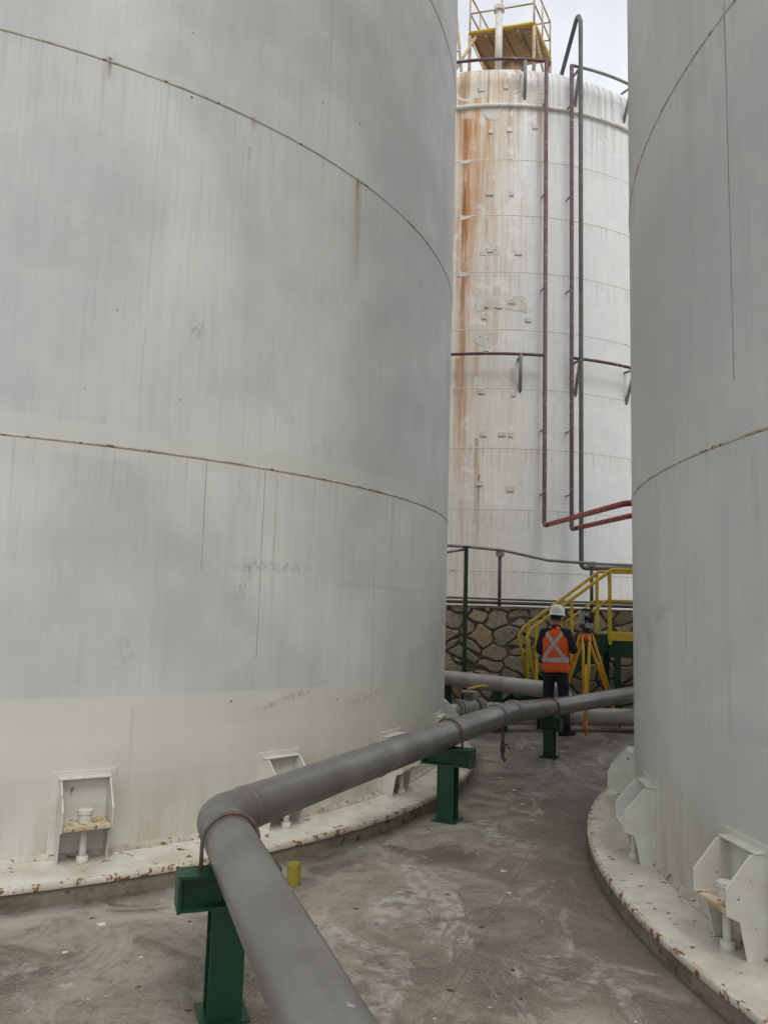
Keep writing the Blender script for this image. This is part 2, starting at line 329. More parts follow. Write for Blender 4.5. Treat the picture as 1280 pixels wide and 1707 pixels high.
# middle tank
cx,cy,R=2.7,22.0,5.4
Mt=empty('storage_tank',(cx,cy,0))
lathe('shell',[(R,1.6),(R,13.75),(R-.03,13.95),(R-.10,14.12),(R-.25,14.27),(R-.5,14.38),(R*.6,14.68),(0.01,14.95)],(cx,cy,0),m_mid,Mt,256)
m_midw=paint('tank_trim_white',(.72,.71,.66),(.58,.53,.43),.5,3,RUST,.63)
lathe('stiffener_ring',[(R-.01,13.13),(R+.05,13.14),(R+.055,13.22),(R-.01,13.26)],(cx,cy,0),m_midw,Mt,200)
for k in range(1,9):
    s=13.2-1.335*k; lathe('weld_seam_%d'%k,[(R-.004,s+.02),(R+.008,s),(R-.004,s-.02)],(cx,cy,0),m_midw,Mt,200)
def ringpts(r,z,a0,a1,n=60): return [(cx+r*math.cos(rad(a0+(a1-a0)*i/n)),cy+r*math.sin(rad(a0+(a1-a0)*i/n)),z) for i in range(n+1)]
clips=[(-95.5,12.55),(-91,12.6),(-95.6,11.05),(-90.4,11.05),(-95.3,9.7),(-88.6,9.65),(-96,8.4),(-93,8.4),(-90,8.5),(-96.5,8.15),(-86.2,8.1),(-96.8,6.45),(-89.5,6.4),(-96.3,5.5),(-92,5.5),(-90,5.5),(-97,4.4),(-90,4.3),(-95.8,7.4),(-84.8,12.7),(-98,13.6),(-92,13.65)]
for i,(a,z) in enumerate(clips):
    e=Vector((math.cos(rad(a)),math.sin(rad(a)),0)); p=Vector((cx,cy,z))+e*(R+.012)
    box('clip_%d'%i,p,(.02,.10+.03*(i%3),.09+.02*(i%2)),m_midw,Mt,rad(a))
for i,(a,z,w_,h_) in enumerate([(-101.5,11.85,.30,.10),(-101.6,10.5,.28,.10),(-101.7,9.15,.30,.10),(-95.4,9.72,.42,.30),(-88.7,8.45,.45,.34),(-96.2,7.62,.40,.30),(-95.2,13.0,.40,.28),(-84.9,13.5,.5,.5),(-96.3,8.5,.5,.42)]):
    vs=[];n=18
    for k in range(n):
        t=2*math.pi*k/n; f_=1+.18*math.sin(3*t+i)+.08*math.sin(7*t+2*i); ct,st_=math.cos(t),math.sin(t)
        aa=rad(a)+w_/2*f_*math.copysign(abs(ct)**.6,ct)/R; vs.append((cx+(R+.006)*math.cos(aa),cy+(R+.006)*math.sin(aa),z+h_/2*f_*math.copysign(abs(st_)**.6,st_)))
    obj('doubler_plate_%d'%i,vs,[tuple(range(n))],m_midw,Mt)
Sp=empty('cooling_water_piping',(cx,cy,0)); rr=R+.26
def at(r,a,z): return (cx+r*math.cos(rad(a)),cy+r*math.sin(rad(a)),z)
tube('upper_ring_a',ringpts(rr,14.15,-83,-215),.035,m_maroon,Sp,seg=10)
tube('upper_ring_b',ringpts(rr,14.15,-76.8,20),.035,m_galv,Sp,seg=10)
tube('lower_ring_a',ringpts(rr,7.22,-83,-215),.035,m_maroon,Sp,seg=10)
tube('lower_ring_b',ringpts(rr,7.22,-76.8,20),.035,m_maroon,Sp,seg=10)
tube('riser_a',[at(rr,-83,14.15),at(rr,-83,3.5),(3.42,16.0,3.5)],.047,m_maroon,Sp,.10,12)
tube('riser_a_red',[(3.40,16.25,3.5),(3.95,12.7,3.5),(6.4,11.4,3.5)],.052,m_red,Sp,.12,12)
tube('riser_b',[at(rr,-76.8,14.15),at(rr,-76.8,3.45),(4.03,16.1,3.45)],.047,m_maroon,Sp,.10,12)
tube('riser_b_red',[(4.01,16.3,3.45),(4.42,13.9,3.45),(6.6,12.6,3.45)],.050,m_red,Sp,.12,12)
for z in (13.2,11.0,8.8,5.6,4.2):
    for a in (-83,-76.8): tube('standoff_%d_%d'%(z*10,-a),[at(R-.01,a,z),at(rr,a,z)],.02,m_galv,Sp,seg=6)
for i,(a,z) in enumerate([(-88,14.1),(-75,14.1),(-60,14.1),(-88.5,7.2),(-75,7.2),(-60,7.2)]):
    tube('ring_bracket_%d'%i,[at(R-.02,a+.6,z-.75),at(rr+.05,a,z-.02)],.040,m_galv,Sp,seg=4)
    tube('ring_bracket_strut_%d'%i,[at(R-.02,a,z-.02),at(rr+.05,a,z-.02)],.03,m_galv,Sp,seg=6)
V=empty('vent_pipe_line',(4.13,16.4,0))
tube('pipe',[(3.90,17.4,14.3),(4.14,16.5,15.45),(4.15,16.30,15.1),(4.13,16.22,2.62),(6.5,15.8,2.62)],.050,m_dgrey,V,.10,12)
# top platform
Pf=empty('roof_access_platform',(2.6,17.6,15.6))
A=[Vector((1.75,17.5,15.6)),Vector((3.24,17.1,15.6)),Vector((3.88,18.3,15.6)),Vector((2.39,18.7,15.6))]
def slab(nm,P,t,mat,par):
    vs=[p for p in P]+[p+Vector((0,0,t)) for p in P]; n=len(P)
    return obj(nm,vs,[tuple(range(n)),tuple(range(n,2*n))]+[(i,(i+1)%n,n+(i+1)%n,n+i) for i in range(n)],mat,par)
slab('deck',A,.05,m_plank,Pf)
for i in range(5):
    t=i/4; p0=A[0].lerp(A[1],t); p1=A[3].lerp(A[2],t)
    tube('joist_%d'%i,[p0-Vector((0,0,.05)),p1-Vector((0,0,.05))],.045,m_plank,Pf,seg=4)
B4=A+[A[0]]
m_rail=paint('weathered_rail',(.58,.50,.36),(.45,.25,.10),.6,4,RUST,.60)
for i in range(4):
    p,q=B4[i],B4[i+1]
    for h in (.08,.6,1.1): tube('rail_%d_%d'%(i,int(h*100)),[p+Vector((0,0,h)),q+Vector((0,0,h))],.022 if h>.2 else .045,m_rail if h>.2 else m_yel,Pf,seg=6)
    tube('post_%d'%i,[p,p+Vector((0,0,1.1))],.025,m_rail,Pf,seg=6)
    tube('post_mid_%d'%i,[(p+q)/2,(p+q)/2+Vector((0,0,1.1))],.022,m_rail,Pf,seg=6)
for i,p in enumerate([A[0],A[1],A[2],A[3]]): tube('leg_%d'%i,[p,Vector((p.x,p.y,14.2))],.045,m_rail,Pf,seg=6)
tube('leg_brace_0',[A[1],Vector((A[2].x,A[2].y,14.4))],.03,m_rail,Pf,seg=6)
tube('leg_brace_1',[A[0],Vector((2.2,17.2,14.2))],.03,m_rail,Pf,seg=6)
for s in (0,.5):
    tube('ladder_rail_%d'%int(s*10),[(1.55-s*.6,17.0-s*.2,13.9),(1.35-s*.6,17.7,17.2)],.035,m_rail,Pf,seg=6)
for k in range(9): tube('rung_%d'%k,[(1.55-.022*k,17.0+.077*k,13.9+.36*k),(1.25-.022*k,16.9+.087*k,13.9+.36*k)],.02,m_rail,Pf,seg=6)
tube('ladder_brace',[(1.3,17.0,14.2),(1.9,17.5,15.6)],.04,m_rail,Pf,seg=6)
Vp=empty('roof_vent',(2.38,16.95,14.3)); tube('stack',[(2.38,16.95,14.2),(2.38,16.95,15.85)],.085,m_midw,Vp,seg=14); ssmooth(lathe('cap',[(.0,0),(.13,0),(.13,.10),(.09,.15),(0,.16)],(2.38,16.95,15.83),m_midw,Vp,16))
Mh=empty('roof_manhole',(2.8,17.3,14.3)); ssmooth(lathe('neck',[(.26,-.2),(.26,.2),(.33,.2),(.33,.27),(0,.3)],(2.75,17.2,14.35),m_plank,Mh,24))
# ---------------------------------------------------------------- rubble stone wall (real relief)
x0,x1,zt=-3.0,7.5,1.74; step=.02; nx=int((x1-x0)/step); nz=int(zt/step)
seeds=[]
for i in range(int((x1-x0)/.36)+2):
    for j in range(8):
        seeds.append((x0+(i+.5*(j%2))*.36+rng.uniform(-.17,.17),(j-.3)*.26+rng.uniform(-.13,.13)))
for k in range(60): seeds.append((rng.uniform(x0,x1),rng.uniform(0,1.74)))
seeds=np.array(seeds); sw=rng.uniform(-.07,.07,len(seeds)); sw[-60:]+=.07; tone=rng.random((len(seeds),2))
gx,gz=np.meshgrid(np.linspace(x0,x1,nx),np.linspace(0,zt,nz)); pts=np.stack([gx.ravel(),gz.ravel()],1)
wob=np.stack([np.sin(pts[:,1]*17+pts[:,0]*9)*.010+np.sin(pts[:,1]*41)*.006,np.sin(pts[:,0]*19-pts[:,1]*7)*.012],1); pq=pts+wob
dist=np.sqrt(((pq[:,None,:]-seeds[None])**2*np.array([.8,1.25])).sum(2))+sw[None]
idx=np.argsort(dist,axis=1)[:,:2]; F1=np.take_along_axis(dist,idx,1); edge=F1[:,1]-F1[:,0]
prof=np.clip((edge-.022)/.03,0,1)**.6; tilt=(pq-seeds[idx[:,0]])@np.array([.10,.14])*np.where(tone[idx[:,0],0]>.5,1,-1)
hgt=prof*(.025+.03*tone[idx[:,0],0]+tilt*.6)+rng.normal(0,.002,len(pts))
vs=[(p[0],14.0-h,p[1]) for p,h in zip(pts,hgt)]
fs=[(j*nx+i,j*nx+i+1,(j+1)*nx+i+1,(j+1)*nx+i) for j in range(nz-1) for i in range(nx-1)]
g=NT('rubble_stone',.85,0,.3); at1=g.n('ShaderNodeAttribute'); at1.attribute_name='tone'; o=g.obj()
s_=g.sep(at1.outputs['Color']); r_=g.n('ShaderNodeValToRGB'); cr=r_.color_ramp; cr.elements[0].color=(.27,.24,.185,1); cr.elements[1].color=(.62,.47,.30,1)
for p_,c_ in ((.25,(.46,.37,.26,1)),(.5,(.50,.46,.37,1)),(.75,(.33,.30,.26,1))): e_=cr.elements.new(p_); e_.color=c_
g.put(r_.inputs[0],s_[0]); c=g.mix(g.M('MULTIPLY',g.mr(g.noise(o,9,6,.7),.35,.65),.55),r_.outputs[0],(.19,.155,.11)); c=g.mix(g.M('MULTIPLY',g.mr(g.noise(o,24,5,.7),.5,.7),.5),c,(.58,.52,.42))
c=g.mix(g.mr(s_[1],.55,.35),c,g.mix(g.noise(o,20,4),(.12,.095,.068),(.23,.185,.135))); g.color(c); g.bump(g.noise(o,22,6,.7),.7,.02)
SW=empty('stone_retaining_wall',(2,14,0)); w=obj('stone_face',vs,fs,g.m,SW,False)
ca=w.data.color_attributes.new('tone','FLOAT_COLOR','POINT'); arr=np.zeros((len(pts),4),np.float32); arr[:,0]=tone[idx[:,0],1]; arr[:,1]=prof; arr[:,3]=1; ca.data.foreach_set('color',arr.ravel())
box('wall_coping',(2.25,14.12,1.745),(10.6,.34,.05),m_conc,SW,bv=.01)
box('wall_core_left',(-21.5,14.18,.87),(37,.3,1.74),m_conc,SW); box('wall_core_right',(19,14.18,.87),(23,.3,1.74),m_conc,SW)
Rl=empty('terrace_pipe_rail',(2,14.1,1.77))
tube('low_pipe_a',[(-3,14.15,1.83),(8,14.15,1.83)],.03,m_dgrey,Rl,seg=8)
tube('low_pipe_b',[(-3,14.02,1.90),(1.0,14.02,1.90),(8,14.1,1.86)],.018,m_dgrey,Rl,seg=8)
tube('top_pipe',[(-.5,13.8,2.86),(1.5,13.8,2.80),(2.15,14.1,2.78),(3.0,14.1,2.62),(3.9,14.1,2.58),(7,14.1,2.55)],.028,m_galv,Rl,.2,8)
tube('diag_pipe',[(-.6,15.1,2.45),(1.5,13.8,2.76)],.025,m_galv,Rl,seg=8)
for i,(x,h) in enumerate([(2.12,2.74),(3.78,2.60),(5.6,2.56),(.2,2.8)]):
    tube('post_%d'%i,[(x,14.12,1.77),(x,14.12,h)],.032,m_dgrey,Rl,seg=8); box('clamp_%d'%i,(x,14.12,h-.03),(.14,.1,.09),m_galv,Rl)
Gp=empty('green_pipe_post',(1.47,13.75,0)); box('post',(1.47,13.75,1.4),(.07,.07,2.8),m_green,Gp,bv=.008); box('foot_plate',(1.47,13.75,.01),(.2,.2,.02),m_green,Gp); box('saddle',(1.47,13.75,2.79),(.12,.12,.02),m_green,Gp)
# ---------------------------------------------------------------- yellow/green stair
St=empty('steel_stairway',(3,12.9,0)); sl=.77
for k,y in enumerate((12.6,13.35)):
    xa=1.85
    vs=[(xa,y-.02,0.0),(xa+.32,y-.02,0.0),(3.62,y-.02,1.10),(3.62,y-.02,1.38),(xa,y-.02,.04)]
    n=len(vs); v2=[(v[0],v[1]+.04,v[2]) for v in vs]
    obj('stringer_%d'%k,vs+v2,[tuple(range(n)),tuple(range(n,2*n))]+[(i,(i+1)%n,n+(i+1)%n,n+i) for i in range(n)],m_green,St)
    box('landing_edge_%d'%k,(4.8,y,1.33),(2.36,.04,.13),m_yel,St,bv=.006)
    box('landing_beam_%d'%k,(4.8,y+.045,1.13),(2.3,.05,.26),m_green,St)
    tube('handrail_%d'%k,[(2.49,y,.52),(2.34,y,1.28),(2.42,y,1.42),(3.70,y,2.40),(6.0,y,2.40)],.028,m_yel,St,.06,10)
    tube('midrail_%d'%k,[(2.44,y,.98),(3.62,y,1.90),(6.0,y,1.90)],.022,m_yel,St,.05,8)
    for i,(x,z0,z1) in enumerate([(2.49,.40,1.46),(3.05,.9,1.90),(3.66,1.2,2.38),(4.5,1.38,2.38),(5.5,1.38,2.38)]):
        box('rail_post_%d_%d'%(k,i),(x,y-.01,(z0+z1)/2),(.05,.05,z1-z0),m_yel,St,bv=.006)
for i in range(8):
    z=.17*(i+1); x=3.62-(1.38-z)/sl
    box('tread_%d'%i,(x+.05,12.975,z-.02),(.25,.70,.035),m_green,St)
box('landing_deck',(4.8,12.975,1.36),(2.34,.70,.03),m_galv,St)
for i,(x,y) in enumerate([(3.8,12.66),(3.8,13.3),(5.8,12.66),(5.8,13.3)]): box('leg_%d'%i,(x,y,.64),(.09,.09,1.28),m_green,St,bv=.006)
tube('brace',[(3.8,12.64,.35),(4.7,12.64,1.15)],.035,m_green,St,seg=4)
# ---------------------------------------------------------------- main grey pipe
Pp=empty('process_pipeline',(0,6,.68)); pr=.106
tube('pipe_run',[(1.40,-2.32,.68),(-.73,3.80,.68),(.58,6.52,.68),(1.30,7.96,.68),(2.07,9.5,.56),(3.61,11.37,.56),(5.4,13.3,.56)],pr,m_pipe,Pp,.17,36)
def collar(nm,p,d,r,w,mat=m_pipe):
    d=Vector(d).normalized(); p=Vector(p); tube(nm,[p-d*w/2,p-d*w*.3,p+d*w*.3,p+d*w/2],[pr,r,r,pr],mat,Pp,seg=36,cap=False)
d1=Vector((-2.13,6.12,0)).normalized(); d2=Vector((1.31,2.72,0)).normalized(); d3=Vector((.77,1.54,-.12)).normalized()
E=Vector((-.73,3.80,.68)); collar('weld_a',E-d1*.20,d1,pr+.004,.02); collar('weld_b',E+d2*.20,d2,pr+.004,.02)
collar('coupling_a',(1.36,8.08,.672),d3,pr+.014,.13); collar('coupling_b',(1.12,7.60,.68),d2,pr+.012,.02); collar('weld_c',Vector((.58,6.52,.68))-d2*1.35,d2,pr+.004,.02)
Dv=empty('drain_valve',(1.22,7.80,.4)); tube('drop',[(1.22,7.80,.60),(1.22,7.80,.36)],.015,m_strap,Dv,seg=10)
lathe('valve_body',[(0,-.04),(.022,-.04),(.028,0),(.022,.04),(0,.04)],(1.22,7.80,.37),m_strap,Dv,14)
tube('handle',[(1.22,7.80,.38),(1.26,7.78,.40),(1.275,7.77,.36)],.008,m_strap,Dv,seg=8); tube('spout',[(1.22,7.80,.34),(1.22,7.80,.27),(1.25,7.79,.24)],.017,m_strap,Dv,.03,10)
def hbeam(nm,p0,p1,w,h,mat,par,side):
    p0=Vector(p0);p1=Vector(p1);t=(p1-p0).normalized();s=Vector(side).normalized();n=t.cross(s).normalized()
    f=.012; w2,h2=w/2,h/2
    sec=[(-w2,-h2),(w2,-h2),(w2,-h2+f),(f/2,-h2+f),(f/2,h2-f),(w2,h2-f),(w2,h2),(-w2,h2),(-w2,h2-f),(-f/2,h2-f),(-f/2,-h2+f),(-w2,-h2+f)]
    vs=[p+s*a+n*b for p in(p0,p1) for a,b in sec]; k=len(sec)
    fs=[(i,(i+1)%k,k+(i+1)%k,k+i) for i in range(k)]
    for q in (0,k): fs+=[(q+0,q+1,q+2,q+11),(q+3,q+4,q+9,q+10),(q+5,q+6,q+7,q+8)]
    return obj(nm,vs,fs,mat,par)
def support(x,y,ztop,perp,blen,w=.14,ub=True):
    S=empty('pipe_support',(x,y,0)); pd=Vector((perp[0],perp[1],0)).normalized(); q=Vector((-pd.y,pd.x,0))
    hbeam('post',(x,y,.012),(x,y,ztop-.14),w,.13,m_green,S,pd)
    hbeam('cross_beam',Vector((x,y,ztop-.07))-pd*blen/2,Vector((x,y,ztop-.07))+pd*blen/2,.13,.14,m_green,S,q)
    for k,sg in enumerate((-1,1)): box('end_plate_%d'%k,Vector((x,y,ztop-.07))+pd*sg*(blen/2+.005),(.012,.135,.145),m_green,S,math.atan2(pd.y,pd.x))
    box('base_plate',(x,y,.006),(.2,.2,.012),m_green,S,math.atan2(pd.y,pd.x))
    c=Vector((x,y,ztop+pr)); rr=pr+.012; pts=[c+pd*rr+Vector((0,0,-pr-.05))]+[c+pd*rr*math.cos(t)+Vector((0,0,rr*math.sin(t))) for t in np.linspace(0,math.pi,22)]+[c-pd*rr+Vector((0,0,-pr-.05))]
    tube('u_bolt',pts,.009,m_strap,S,seg=8); return S
support(-.605,3.44,.574,(.94,.33),.40); support(.58,6.52,.574,(.9,-.43),.40); support(2.02,9.41,.455,(.9,-.43),.26,.12)
Yb=empty('yellow_floor_stub',(-.48,4.97,0)); ssmooth(lathe('stub',[(0.0,-.01),(.042,-.01),(.042,.118),(.036,.125),(.0,.122)],(-.48,4.97,0),m_cap,Yb,24))
# background pipes
B1=empty('insulated_pipeline',(1.5,12.7,.55)); tube('pipe',[(.2,14.1,.56),(.45,13.9,.56),(2.72,11.62,.54),(2.72,11.62,.2)],.125,m_silver,B1,.15,20)
for i,t in enumerate((.3,.62)):
    p=Vector((.45,13.92,.56)).lerp(Vector((2.72,11.6,.55)),t); box('saddle_%d'%i,(p.x,p.y,.2),(.12,.12,.45),m_green,B1,.8)
B2=empty('low_pipeline',(2.5,11.7,.22)); tube('pipe',[(1.25,11.30,.20),(3.4,11.62,.20),(5.4,11.9,.20)],.125,m_silver,B2,.2,20)
for i,x in enumerate((1.75,3.9)): y=11.3+(x-1.25)*.149; box('sleeper_%d'%i,(x,y,.04),(.1,.3,.08),m_green,B2,.18)
Gv=empty('gate_valve',(1.15,10.9,.3)); dvv=Vector((1.0,.72,0)).normalized()
p0=Vector((.64,10.35,.36)); ax=lambda t,z=0:p0+dvv*t+Vector((0,0,z))
tube('pipe',[ax(-.2),ax(1.15)],.075,m_silver,Gv,seg=18)
for i,t in enumerate((.22,.27,.50,.55,.86,.91)): tube('flange_%d'%i,[ax(t),ax(t+.028)],.135,m_galv,Gv,seg=20)
tube('body',[ax(.55),ax(.62),ax(.71),ax(.80),ax(.86)],[.08,.12,.135,.12,.08],m_galv,Gv,seg=18)
tube('bonnet',[ax(.71,.05),ax(.71,.20),ax(.71,.21),ax(.71,.24)],[.07,.06,.10,.10],m_galv,Gv,seg=14)
tube('lever',[ax(.71,.25),ax(.71,.27),ax(.95,.30),ax(1.05,.29)],.014,m_yel,Gv,seg=8)
tube('drain',[ax(.40,0),ax(.40,-.24)],.02,m_strap,Gv,seg=8); tube('support_leg',[ax(.05,0),ax(.05,-.36)],.03,m_green,Gv,seg=8)
B5=empty('elbow_pipe',(1.6,11.3,.2)); tube('pipe',[(1.49,10.98,.36),(1.72,11.10,.34),(1.75,11.35,.26)],.075,m_silver,B5,.1,16)
# ---------------------------------------------------------------- tripod + total station
Tp=empty('survey_tripod',(2.98,11.45,0)); ap=Vector((2.98,11.42,1.40))
for i,tip in enumerate([(2.87,11.06,0.0),(2.62,11.92,0.0),(3.62,11.95,0.0)]):
    tip=Vector(tip); d=(tip-ap); hd=Vector((d.x,d.y,0)).normalized(); sd=Vector((-hd.y,hd.x,0)); top=ap+hd*.07+Vector((0,0,-.02))
    for s in (-1,1): tube('leg_%d_rail_%d'%(i,s),[top+sd*s*.045,top.lerp(tip,.62)+sd*s*.028],.020,m_tyellow,Tp,seg=6)
    tube('leg_%d_inner'%i,[top.lerp(tip,.30),top.lerp(tip,.93)],.024,m_tyellow,Tp,seg=6)
    tube('leg_%d_clamp'%i,[top.lerp(tip,.58),top.lerp(tip,.64)],.048,m_torange,Tp,seg=8)
    tube('leg_%d_hinge'%i,[top+Vector((0,0,.01)),top.lerp(tip,.07)],.045,m_torange,Tp,seg=8)
    tube('leg_%d_point'%i,[top.lerp(tip,.86),top.lerp(tip,.93),tip],[.028,.036,.006],m_torange,Tp,seg=8)
ssmooth(lathe('head_plate',[(0,-.03),(.08,-.03),(.09,0),(.0,.005)],ap,m_torange,Tp,20))
Ts=empty('total_station',(2.98,11.42,1.42)); c0=ap
ssmooth(lathe('tribrach',[(0,.005),(.075,.005),(.075,.02),(.05,.03),(.05,.05),(.07,.055),(.07,.075),(0,.08)],c0,m_black,Ts,20))
box('base',c0+Vector((0,0,.105)),(.16,.14,.06),m_black,Ts,.3,.012)
m_lgrey=paint('instrument_grey',(.30,.31,.30),(.22,.22,.22),.4,6)
for s in (-1,1): box('standard_%d'%s,c0+Vector((.075*s,.02*s,.215)),(.04,.11,.18),m_lgrey if s<0 else m_black,Ts,.3,.012)
tube('telescope',[c0+Vector((.03,-.10,.22)),c0+Vector((.02,-.05,.22)),c0+Vector((-.02,.06,.22)),c0+Vector((-.03,.10,.22))],[.022,.038,.045,.045],m_black,Ts,seg=14)
tube('carry_handle',[c0+Vector((-.075,-.02,.29)),c0+Vector((-.07,-.02,.345)),c0+Vector((.07,.02,.345)),c0+Vector((.075,.02,.29))],.013,m_black,Ts,.02,8)
box('keypad',c0+Vector((.02,-.09,.11)),(.13,.03,.07),m_lgrey,Ts,.3,.006)
# ---------------------------------------------------------------- surveyor (faces +Y locally)
W=empty('surveyor',(0,0,0))
m_navy=paint('navy_workwear',(.012,.014,.024),(.022,.024,.036),.85,9,bump=.6)
m_skin=paint('skin',(.36,.19,.12),(.30,.15,.09),.5,10)
m_hair=paint('dark_hair',(.015,.011,.009),None,.6,30)
m_boot=paint('boot_leather',(.02,.017,.015),(.035,.028,.02),.55,12)
m_hat=paint('hard_hat_white',(.78,.78,.76),(.72,.72,.68),.25,4,bump=.02)
def skinmesh(name,V,E,Rr,mat,par,root=0,sub=2):
    me=bpy.data.meshes.new(name); me.from_pydata(V,E,[]); o=bpy.data.objects.new(name,me); sc.collection.objects.link(o)
    m=o.modifiers.new('skin','SKIN'); m.use_smooth_shade=True
    sv=me.skin_vertices[0].data if len(me.skin_vertices) else None
    if sv is None:
        bm=bmesh.new(); bm.from_mesh(me); bm.verts.layers.skin.verify(); bm.to_mesh(me); bm.free(); sv=me.skin_vertices[0].data
    for i,r in enumerate(Rr): sv[i].radius=(r if isinstance(r,tuple) else (r,r)); sv[i].use_root=(i==root)
    s=o.modifiers.new('sub','SUBSURF'); s.levels=sub; s.render_levels=sub
    me.materials.append(mat); o.parent=par; return o
Vb=[(0,0,.92),(0,.0,1.08),(0,.0,1.25),(0,-.01,1.38),(0,0,1.46),(0,.015,1.53),
 (-.09,0,.86),(-.105,.01,.50),(-.11,-.02,.12),(.09,0,.86),(.11,.03,.50),(.13,.0,.12),
 (-.17,-.01,1.40),(-.235,-.03,1.14),(-.16,.18,1.08),
 (.17,-.01,1.40),(.255,.0,1.15),(.19,.24,1.19)]
Eb=[(0,1),(1,2),(2,3),(3,4),(4,5),(0,6),(6,7),(7,8),(0,9),(9,10),(10,11),(3,12),(12,13),(13,14),(3,15),(15,16),(16,17)]
Rb=[(.15,.11),(.145,.105),(.155,.115),(.12,.09),(.06,.06),(.05,.055),.104,.080,.070,.104,.080,.070,.078,.060,.042,.078,.060,.042]
skinmesh('body',Vb,Eb,Rb,m_navy,W)
for s,(bx,by,tw) in enumerate(((-.11,-.02,-.15),(.13,0,.6))):
    M=Matrix.Translation((bx,by,0))@Matrix.Rotation(-tw,4,'Z'); secs=[(-.09,.038,.05,.10),(-.05,.045,.06,.15),(.02,.045,.055,.13),(.09,.050,.045,.075),(.15,.047,.035,.062),(.185,.03,.02,.045)]
    vs=[];fs=[]
    for (yy,hw,_,ht) in secs:
        for k in range(12):
            a=2*math.pi*k/12; vs.append(M@Vector((hw*math.cos(a),yy,ht/2+ht/2*math.copysign(abs(math.sin(a))**.6,math.sin(a)))))
    for i in range(len(secs)-1):
        for k in range(12): fs.append((i*12+k,i*12+(k+1)%12,(i+1)*12+(k+1)%12,(i+1)*12+k))
    fs+=[tuple(range(12)),tuple(range(60,72))]
    obj('boot_%d'%s,vs,fs,m_boot,W,True)
    tube('trouser_hem_%d'%s,[M@Vector((0,-.01,.30)),M@Vector((0,-.01,.07))],[.072,.086],m_navy,W,seg=16)
g=NT('hi_vis_vest',.75,0,.3); x,y,z=g.sep(g.obj())[:3]
org=g.mix(g.noise(g.obj(),14,4),(.88,.15,.03),(.78,.10,.02))
zc=1.255; ax_=g.M('ABSOLUTE',x); k1=g.M('ABSOLUTE',g.M('SUBTRACT',ax_,g.M('MULTIPLY',g.M('ABSOLUTE',g.M('SUBTRACT',z,zc)),.72)))
xm=g.M('MULTIPLY',g.M('LESS_THAN',k1,.030),g.M('LESS_THAN',y,-.02))
xm=g.M('MULTIPLY',xm,g.M('GREATER_THAN',z,1.06))
fm=g.M('MULTIPLY',g.M('LESS_THAN',g.M('ABSOLUTE',g.M('SUBTRACT',ax_,.10)),.028),g.M('GREATER_THAN',y,-.02))
band=g.M('LESS_THAN',g.M('ABSOLUTE',g.M('SUBTRACT',z,1.03)),.03)
sm=g.M('MAXIMUM',g.M('MAXIMUM',xm,fm),band)
c=g.mix(sm,org,(.46,.47,.48)); g.color(c); g.bump(g.noise(g.vs(g.obj(),(1,1,.5)),16,3),.8,.02); m_vest=g.m
secs=[(.86,.185,.140),(.90,.188,.138),(1.0,.180,.130),(1.1,.180,.132),(1.2,.186,.138),(1.3,.186,.138),(1.38,.168,.120),(1.44,.130,.092),(1.475,.085,.075),(1.49,.070,.066)]
vs=[];fs=[];n=36
for (zz,aa,b_) in secs:
    for k in range(n):
        t=2*math.pi*k/n; rr=1+.022*math.sin(5*t+zz*22)+.016*math.sin(3*t-zz*31)
        cs,sn=math.cos(t),math.sin(t); e=.75
        vs.append((aa*rr*math.copysign(abs(cs)**e,cs),b_*rr*math.copysign(abs(sn)**e,sn),zz+.006*math.sin(4*t)))
for i in range(len(secs)-1):
    for k in range(n): fs.append((i*n+k,i*n+(k+1)%n,(i+1)*n+(k+1)%n,(i+1)*n+k))
v=obj('hi_vis_vest',vs,fs,m_vest,W,True); so=v.modifiers.new('s','SOLIDIFY'); so.thickness=.006
H=Matrix.Translation((0.01,.03,1.615))@Matrix.Rotation(rad(-22),4,'Z')@Matrix.Rotation(rad(-8),4,'X')
def sph(name,c,s,mat,seg=24,fn=None):
    vs=[];fs=[];m=14
    for j in range(m+1):
        ph=math.pi*j/m
        for k in range(seg):
            t=2*math.pi*k/seg; p=Vector((math.sin(ph)*math.cos(t),math.sin(ph)*math.sin(t),math.cos(ph)))
            if fn: p=fn(p)
            vs.append(H@(Vector(c)+Vector((p.x*s[0],p.y*s[1],p.z*s[2]))))
    for j in range(m):
        for k in range(seg): fs.append((j*seg+k,j*seg+(k+1)%seg,(j+1)*seg+(k+1)%seg,(j+1)*seg+k))
    return obj(name,vs,fs,mat,W,True)
def skull(p):
    if p.z<0: p=Vector((p.x*(1-.28*-p.z),p.y*(1-.10*-p.z)+(.12*-p.z),p.z))
    return p
sph('head',(0,0,0),(.074,.095,.118),m_skin,fn=skull)
sph('hair',(0,-.012,.012),(.079,.094,.112),m_hair,fn=lambda p:Vector((p.x,min(p.y,.35),max(p.z,-.45))))
for s in (-1,1):
    sph('ear_%d'%s,(.076*s,.0,-.01),(.012,.02,.032),m_skin,12)
    sph('eye_%d'%s,(.030*s,.083,.0),(.014,.012,.009),m_hat,12); sph('pupil_%d'%s,(.030*s,.093,.0),(.006,.004,.006),m_black,8)
    sph('brow_%d'%s,(.030*s,.088,.020),(.018,.007,.004),m_hair,8)
sph('nose',(0,.100,-.022),(.013,.020,.022),m_skin,12); sph('mouth',(0,.090,-.060),(.024,.010,.007),paint('lips',(.32,.12,.09)),10)
tube('neck',[(0,.0,1.42),(0.005,.015,1.56)],[.062,.055],m_skin,W,seg=16)
tube('collar',[(0,-.002,1.44),(0.0,.005,1.51)],[.085,.070],m_navy,W,seg=16)
vs=[];fs=[];n=32
prof=[(1.22,1.30,.0),(1.20,1.28,.010),(1.06,1.08,.016),(1.05,1.07,.03),(1.02,1.05,.065),(.92,.95,.10),(.72,.75,.13),(.40,.42,.15),(.02,.02,.155)]
